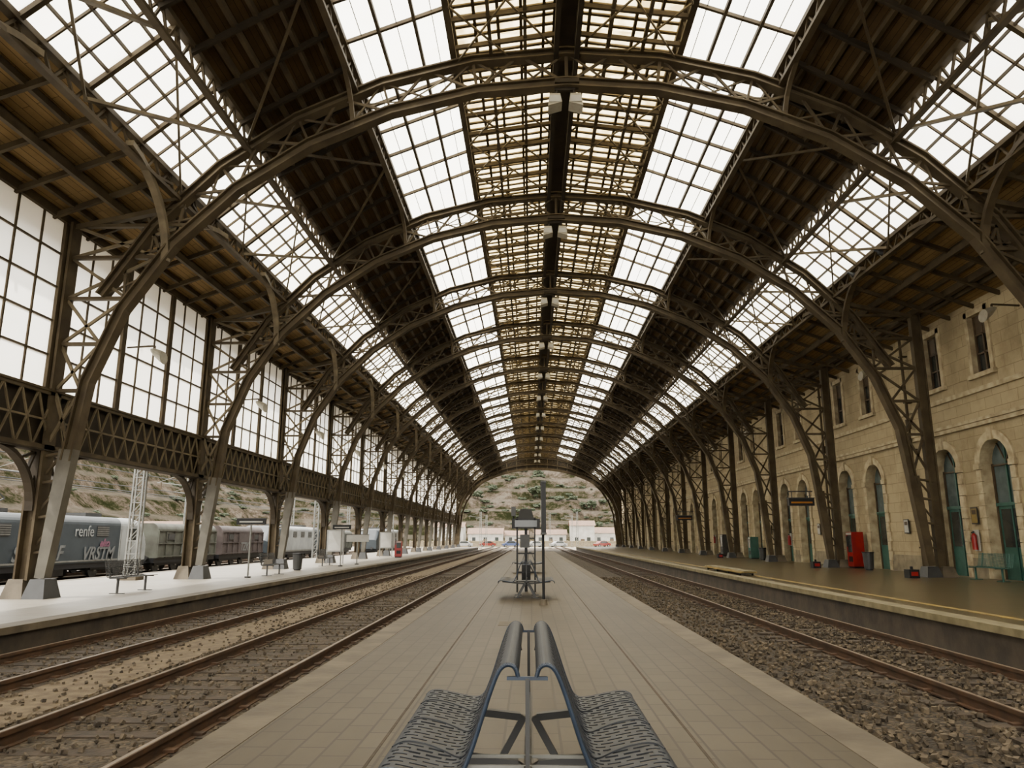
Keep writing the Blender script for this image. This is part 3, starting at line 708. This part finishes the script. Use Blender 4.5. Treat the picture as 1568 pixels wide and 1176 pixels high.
loco('electric_locomotive',-24.6,27.5,17.5,LOCO,LOCO2,'renfe')
wagon('goods_wagon',-24.6,46.2,8.6,WAG,'MOAB'); wagon('goods_wagon',-24.6,55.9,8.6,WAG2,'TZK')
loco('electric_locomotive',-24.6,66,17,LOCO2,LOCO)
loco('electric_locomotive',-19.9,90,17,LOCO2,LOCO)
wagon('goods_wagon',-24.6,86,11,WAG); wagon('goods_wagon',-29,30,11,WAG2); wagon('goods_wagon',-29,42.5,11,WAG)
# ---------------------------------------------------------------- back-to-back bench
def seatprof():
    return [(.665,.375),(.655,.415),(.60,.435),(.50,.42),(.40,.40),(.33,.395),(.285,.42),(.255,.48),(.225,.56),(.192,.66),(.158,.76),(.125,.835),(.09,.862),(.055,.85),(.04,.81)]
def smoothpts(c,sub):
    out=[]
    for i in range(len(c)-1):
        p0=c[max(i-1,0)];p1=c[i];p2=c[i+1];p3=c[min(i+2,len(c)-1)]
        for k in range(sub):
            t=k/sub
            f=lambda a,b,cc,d:.5*((2*b)+(-a+cc)*t+(2*a-5*b+4*cc-d)*t*t+(-a+3*b-3*cc+d)*t**3)
            out.append((f(p0[0],p1[0],p2[0],p3[0]),f(p0[1],p1[1],p2[1],p3[1])))
    out.append(c[-1]); return out
def bench(name,loc,L=1.52,detail=True,sides=(-1,1),rz=0):
    root=empty(name,loc); root.rotation_euler=(0,0,rz)
    pr=smoothpts(seatprof(),4 if detail else 1)
    ny=61 if detail else 12
    n=len(pr)
    for sg in sides:
        m=MB(); k=m.mi(BLUE)
        for j in range(ny+1):
            y=L*j/ny
            for p in pr: m.v.append((sg*p[0],y,p[1]))
        ny2=ny
        for j in range(ny2):
            for i in range(n-1):
                # punched slots: rows every other strip, short bridges between them, solid wavy swages
                if detail:
                    inr=5<i<int(n*.80) and j%2==1
                    swage=any(abs(L*j/ny-(L*(.2+.28*w_)+.09*math.sin((i-4)/(n*.5)*math.pi*2)))<.03 for w_ in range(3)) and i<n*.55
                    if inr and (i+(j//2)%2*2)%4!=0 and not swage: continue
                a=j*n+i; m.f.append((a,a+1,a+n+1,a+n)); m.m.append(k)
        o=m.obj('seat_mesh',root)
        md=o.modifiers.new('solid','SOLIDIFY'); md.thickness=.005; md.offset=0
        s=MB()
        if detail:
            for w_ in range(3):
                pts=[]
                for q in range(21):
                    i=int(5+q/20*(n*.5-5)); p=pr[i]; pts.append((sg*p[0],L*(.2+.28*w_)+.09*math.sin((i-4)/(n*.5)*math.pi*2),p[1]+.003))
                s.tube(pts,.006,BLUE,6)
        for y in(0,L): s.tube([(sg*p[0],y,p[1]-.006) for p in pr],.010,BLUEE,8)
        s.tube([(sg*p[0],L/2,p[1]-.012) for p in pr],.008,BLUE,8)
        s.tube([(sg*.665,0,.372),(sg*.665,L,.372)],.010,BLUEE)
        for y in(.45,L-.25):
            s.beam((sg*.58,y,.385),(sg*.05,y,.33),.05,.04,DGREY)
            s.beam((sg*.03,y,.33),(sg*.22,y,.0),.04,.04,DGREY)
            s.box(min(sg*.12,sg*.3),max(sg*.12,sg*.3),y-.05,y+.05,0,.015,DGREY)
        s.obj('frame',root)
    s=MB()
    s.beam((0,0,.40),(0,L,.40),.035,.05,DGREY)
    for y in(.08,.24): s.beam((-.27,y,.42),(.27,y,.42),.014,.014,GREYM)
    for y in(.0,L): s.beam((0,y,.40),(0,y,.80),.018,.018,DGREY); s.beam((-.09,y,.80),(.09,y,.80),.015,.015,BLUEE)
    s.obj('centre_beam',root)
    return root
bench('back_to_back_bench',(-.02,3.42,0),1.67)
bench('back_to_back_bench',(-.12,17.9,0),1.6,False)
bench('back_to_back_bench',(-.12,31,0),1.6,False)
def wirebench(name,loc,mat,rz=0):
    m=MB(); L=1.9
    for i in range(9):
        x=-.05+i*.055; m.tube([(x,0,.44-.02*math.sin(i/8*3.14)),(x,L,.44-.02*math.sin(i/8*3.14))],.009,mat,6)
    for i in range(9):
        z=.48+i*.05; m.tube([(-.08-.02*i*.5,0,z),(-.08-.02*i*.5,L,z)],.009,mat,6)
    for j in range(25): y=L*j/24; m.tube([(.40,y,.44),(.1,y,.42),(-.06,y,.45),(-.17,y,.9)],.007,mat,5)
    for y in(.2,L-.2):
        m.beam((.38,y,.42),(-.1,y,.42),.05,.04,mat); m.beam((.15,y,.42),(.15,y,0),.05,.05,mat); m.box(-.05,.35,y-.04,y+.04,0,.02,mat); m.beam((-.08,y,.42),(-.18,y,.9),.04,.03,mat)
    place(m.mesh(name),name,loc,None,rz)
wirebench('metal_bench',(-11.6,20.6,-.1),DGREY)
wirebench('metal_bench',(-10.9,30.4,-.1),DGREY)
wirebench('metal_bench',(15.6,27.0,0),TEAL,math.pi)
wirebench('metal_bench',(-11.6,41.0,-.1),DGREY)
# ---------------------------------------------------------------- signs and furniture, island platform
root=empty('platform_sign_post',(.26,16.4,0)); m=MB()
m.cyl((0,0,.0),(0,0,2.65),.03,.03,BLACK,12); m.cyl((0,0,0),(0,0,.12),.09,.07,COPE,14)
m.box(-.04,.06,-.42,.42,1.5,2.6,BLACK); m.box(-.05,.07,-.44,.44,2.58,2.62,DGREY); m.box(-.05,.07,-.44,.44,1.48,1.52,DGREY)
m.box(-.045,-.041,-.3,.3,1.7,2.2,WHITE)
m.obj('post_and_panel',root)
root=empty('information_stand',(-.14,20.5,0)); m=MB()
for sx in(-.24,.24):
    for sy in(-.24,.24): m.beam((sx,sy,0),(sx,sy,1.95),.04,.04,BLACK)
m.box(-.38,.38,-.26,.26,1.66,1.92,BLACK); m.box(-.30,.30,-.27,-.26,1.70,1.88,DGL); m.box(-.30,.30,.26,.27,1.70,1.88,DGL)
m.hexa([(-.22,-.22,1.92),(-.22,.22,1.92),(.22,.22,1.92),(.22,-.22,1.92),(-.15,-.14,2.18),(-.15,.14,2.18),(.15,.14,2.18),(.15,-.14,2.18)],BLACK)
m.box(-.40,-.28,-.1,.1,2.0,2.25,DGREY); m.cyl((-.34,0,1.9),(-.34,0,2.02),.02,.02,BLACK,8)
for z in(.5,1.0,1.4):
    for sy in(-.24,.24): m.beam((-.24,sy,z),(.24,sy,z),.03,.03,BLACK)
    for sx in(-.24,.24): m.beam((sx,-.24,z),(sx,.24,z),.03,.03,BLACK)
m.box(-.16,.10,-.26,-.24,1.15,1.5,DGREY); m.box(-.04,.04,-.04,.04,.0,1.66,BLACK); m.box(-.12,.12,-.1,.1,.25,.7,BLACK)
m.obj('frame_and_screens',root)
def tsign(name,x,y,z,h,w,board=BLACK,bh=.22):
    m=MB(); m.cyl((0,0,0),(0,0,h),.035,.035,GREYM,10); m.cyl((0,0,0),(0,0,.06),.12,.12,DGREY,12)
    m.box(-w/2,w/2,-.05,.05,h-bh,h,board); m.box(-w/2-.02,w/2+.02,-.06,.06,h,h+.03,DGREY); m.box(-w*.4,w*.4,-.056,-.05,h-bh*.65,h-bh*.4,WHITE)
    place(m.mesh(name),name,(x,y,z))
tsign('platform_sign',-11.0,29.2,-.1,2.25,1.15)
tsign('platform_sign',-10.4,41,-.1,2.2,1.0)
tsign('platform_sign',-10.2,44,-.1,1.7,1.3,WHITE,.4)
def poster(name,x,y,z,mat,w=1.0,h=1.3):
    m=MB()
    for sx in(-w/2,w/2): m.beam((sx,0,0),(sx,0,2.0),.06,.06,GREYM)
    m.box(-w/2,w/2,-.05,.05,2.0-h,2.0,GREYM); m.box(-w/2+.07,w/2-.07,-.06,.06,2.07-h,1.93,mat)
    place(m.mesh(name),name,(x,y,z))
poster('poster_board',-11.9,45.5,-.1,WHITE); poster('poster_board',-12,62,-.1,WHITE)
def vend(name,x,y,z,rz,mat=RED,h=1.85,ws=1):
    m=MB(); m.box(-.4,.4,-.45,.45,.08,h,mat); m.box(-.36,.36,-.4,.4,0,.08,BLACK)
    m.box(-.42,-.4,-.38,.2,.75,h-.15,DGL); m.box(-.425,-.4,.24,.4,1.0,1.5,DGREY); m.box(-.42,-.4,-.36,.2,.3,.55,BLACK); m.box(-.415,-.4,-.42,.42,h-.13,h-.04,WHITE)
    o=place(m.mesh(name),name,(x,y,z),None,rz); o.scale=(ws,ws,1)
vend('vending_machine',15.65,36.8,0,0,ws=.7,h=1.7)
vend('vending_machine',-10.6,60,-.1,math.pi/2,ws=.6,h=1.3)
vend('ticket_machine',15.5,60.5,0,0,DGREY,1.7,.8)
vend('ticket_machine',15.5,53.0,0,0,TEAL,1.5,.7)
m=MB(); m.cyl((0,0,0),(0,0,.5),.09,.09,RED,14); m.cyl((0,0,.5),(0,0,.58),.09,.03,RED,14); m.cyl((0,0,.58),(0,0,.66),.03,.03,BLACK,8); m.beam((0,0,.64),(0,.14,.6),.03,.03,BLACK); m.tube([(0,.05,.62),(-.03,.15,.4),(0,.13,.1)],.012,BLACK)
m.box(.09,.11,-.16,.16,-.05,.7,WHITE)
fx=m.mesh('fire_extinguisher')
for y in(27.55,47,66): place(fx,'fire_extinguisher',(XB-.17,y,1.0),wr_)
for y,z,mt in((27.5,1.9,YEL),(23.6,1.6,WHITE),(32.5,1.6,WHITE),(42.3,1.6,WHITE),(50.8,1.7,YEL)):
    m=MB(); m.box(-.03,0,-.2,.2,0,.6,DGREY); m.box(-.035,-.03,-.17,.17,.04,.56,mt); m.box(-.04,-.035,-.12,.12,.35,.5,SHUT); m.obj('notice_board',wr_,(XB-.07,y,z))
def hang(name,x,y,z,w=1.5):
    m=MB(); m.box(-w/2,w/2,-.12,.12,-.36,0,BLACK); m.box(-w*.42,w*.42,-.125,-.12,-.24,-.16,ORANGE); m.box(-w/2-.03,w/2+.03,-.14,.14,0,.04,DGREY)
    for sx in(-w*.35,w*.35): m.cyl((sx,0,0),(sx,0,.35),.02,.02,DGREY,8)
    m.beam((-w*.5,0,.35),(14.1-x+.0,0,.35),.05,.05,DGREY)
    place(m.mesh(name),name,(x,y,z))
hang('hanging_departure_sign',13.5,37.6,3.35,1.25)
hang('hanging_departure_sign',13.3,65.2,3.3,1.3)
m=MB(); m.cyl((0,0,.05),(0,0,.75),.2,.24,DGREY,18); m.cyl((0,0,.75),(0,0,.8),.26,.26,BLACK,18); m.cyl((0,0,0),(0,0,.05),.16,.16,BLACK,14)
bn=m.mesh('litter_bin')
for x,y,z in((15.2,33.5,0),(15.2,49,0),(-11.2,35,-.1)): place(bn,'litter_bin',(x,y+1,z))
m=MB(); m.box(-.18,.18,-.2,.2,0,.3,BLACK); m.box(-.12,.12,-.21,-.2,.08,.22,RED); m.cyl((0,0,.3),(0,0,.4),.05,.05,BLACK,10)
sb=m.mesh('track_signal_box')
for k in(1,2,4): place(sb,'track_signal_box',(13.75,Y0+B*k-.6,0))
m=MB(); m.box(-.30,.30,-3,3,.10,.16,YEL); m.box(-.22,.22,-3.1,3.1,.16,.19,COPEY)
for y in(-2.6,-.9,.9,2.6):
    m.box(-.25,.25,y-.05,y+.05,.04,.10,DGREY)
    for x in(-.24,.24): m.cyl((x-.03,y,.06),(x+.03,y,.06),.06,.06,BLACK,12)
m.obj('luggage_ramp_trolley',None,(8.25,32,.004))
def pigeon():
    m=MB(); rings=[]
    for y,z,r in((-.17,.10,.012),(-.10,.11,.045),(0,.12,.07),(.08,.145,.062),(.12,.185,.038),(.15,.21,.034),(.18,.21,.026),(.20,.205,.006)):
        rings.append([(math.cos(a)*r,y,z+math.sin(a)*r) for a in [2*math.pi*i/10 for i in range(10)]])
    m.loft(rings,BIRD); m.hexa([(-.03,-.3,.07),(-.03,-.12,.09),(.03,-.12,.09),(.03,-.3,.07),(-.04,-.3,.08),(-.03,-.12,.12),(.03,-.12,.12),(.04,-.3,.08)],BIRD)
    for sx in(-1,1):
        m.hexa([(sx*.055,-.2,.1),(sx*.065,.06,.1),(sx*.08,.06,.1),(sx*.07,-.2,.1),(sx*.03,-.2,.12),(sx*.05,.06,.18),(sx*.075,.06,.17),(sx*.05,-.2,.12)],DGREY)
        m.cyl((sx*.02,0,.0),(sx*.02,0,.06),.006,.006,RED,6)
    m.cyl((0,.2,.205),(0,.23,.198),.008,.002,DGREY,6)
    return m.mesh('pigeon')
pg=pigeon()
for y in(24.2,26.4): 
    o=place(pg,'pigeon',(CX+11.05,y,10.85),None,1.2); o.scale=(1.4,1.4,1.4)
# ---------------------------------------------------------------- light, world, camera
w=bpy.data.worlds.new('World'); scene.world=w; w.use_nodes=True; nt=w.node_tree
bg=nt.nodes['Background']; bg.inputs[0].default_value=(1.0,.965,.88,1); bg.inputs[1].default_value=7.0
s=bpy.data.lights.new('sun','SUN'); s.energy=9; s.angle=math.radians(1.5); s.color=(1,.94,.84)
so=bpy.data.objects.new('sun',s); scene.collection.objects.link(so)
d=Vector((.55,.25,-1)); so.rotation_euler=d.to_track_quat('-Z','Y').to_euler(); so.location=(-30,0,40)
c=bpy.data.cameras.new('camera'); co=bpy.data.objects.new('camera',c); scene.collection.objects.link(co)
c.sensor_width=36; c.lens=1150/1600*36; c.clip_end=2000; c.clip_start=.05
co.location=(0,0,1.4); co.rotation_euler=(math.radians(90+11.84),0,math.radians(1.46))
scene.camera=co
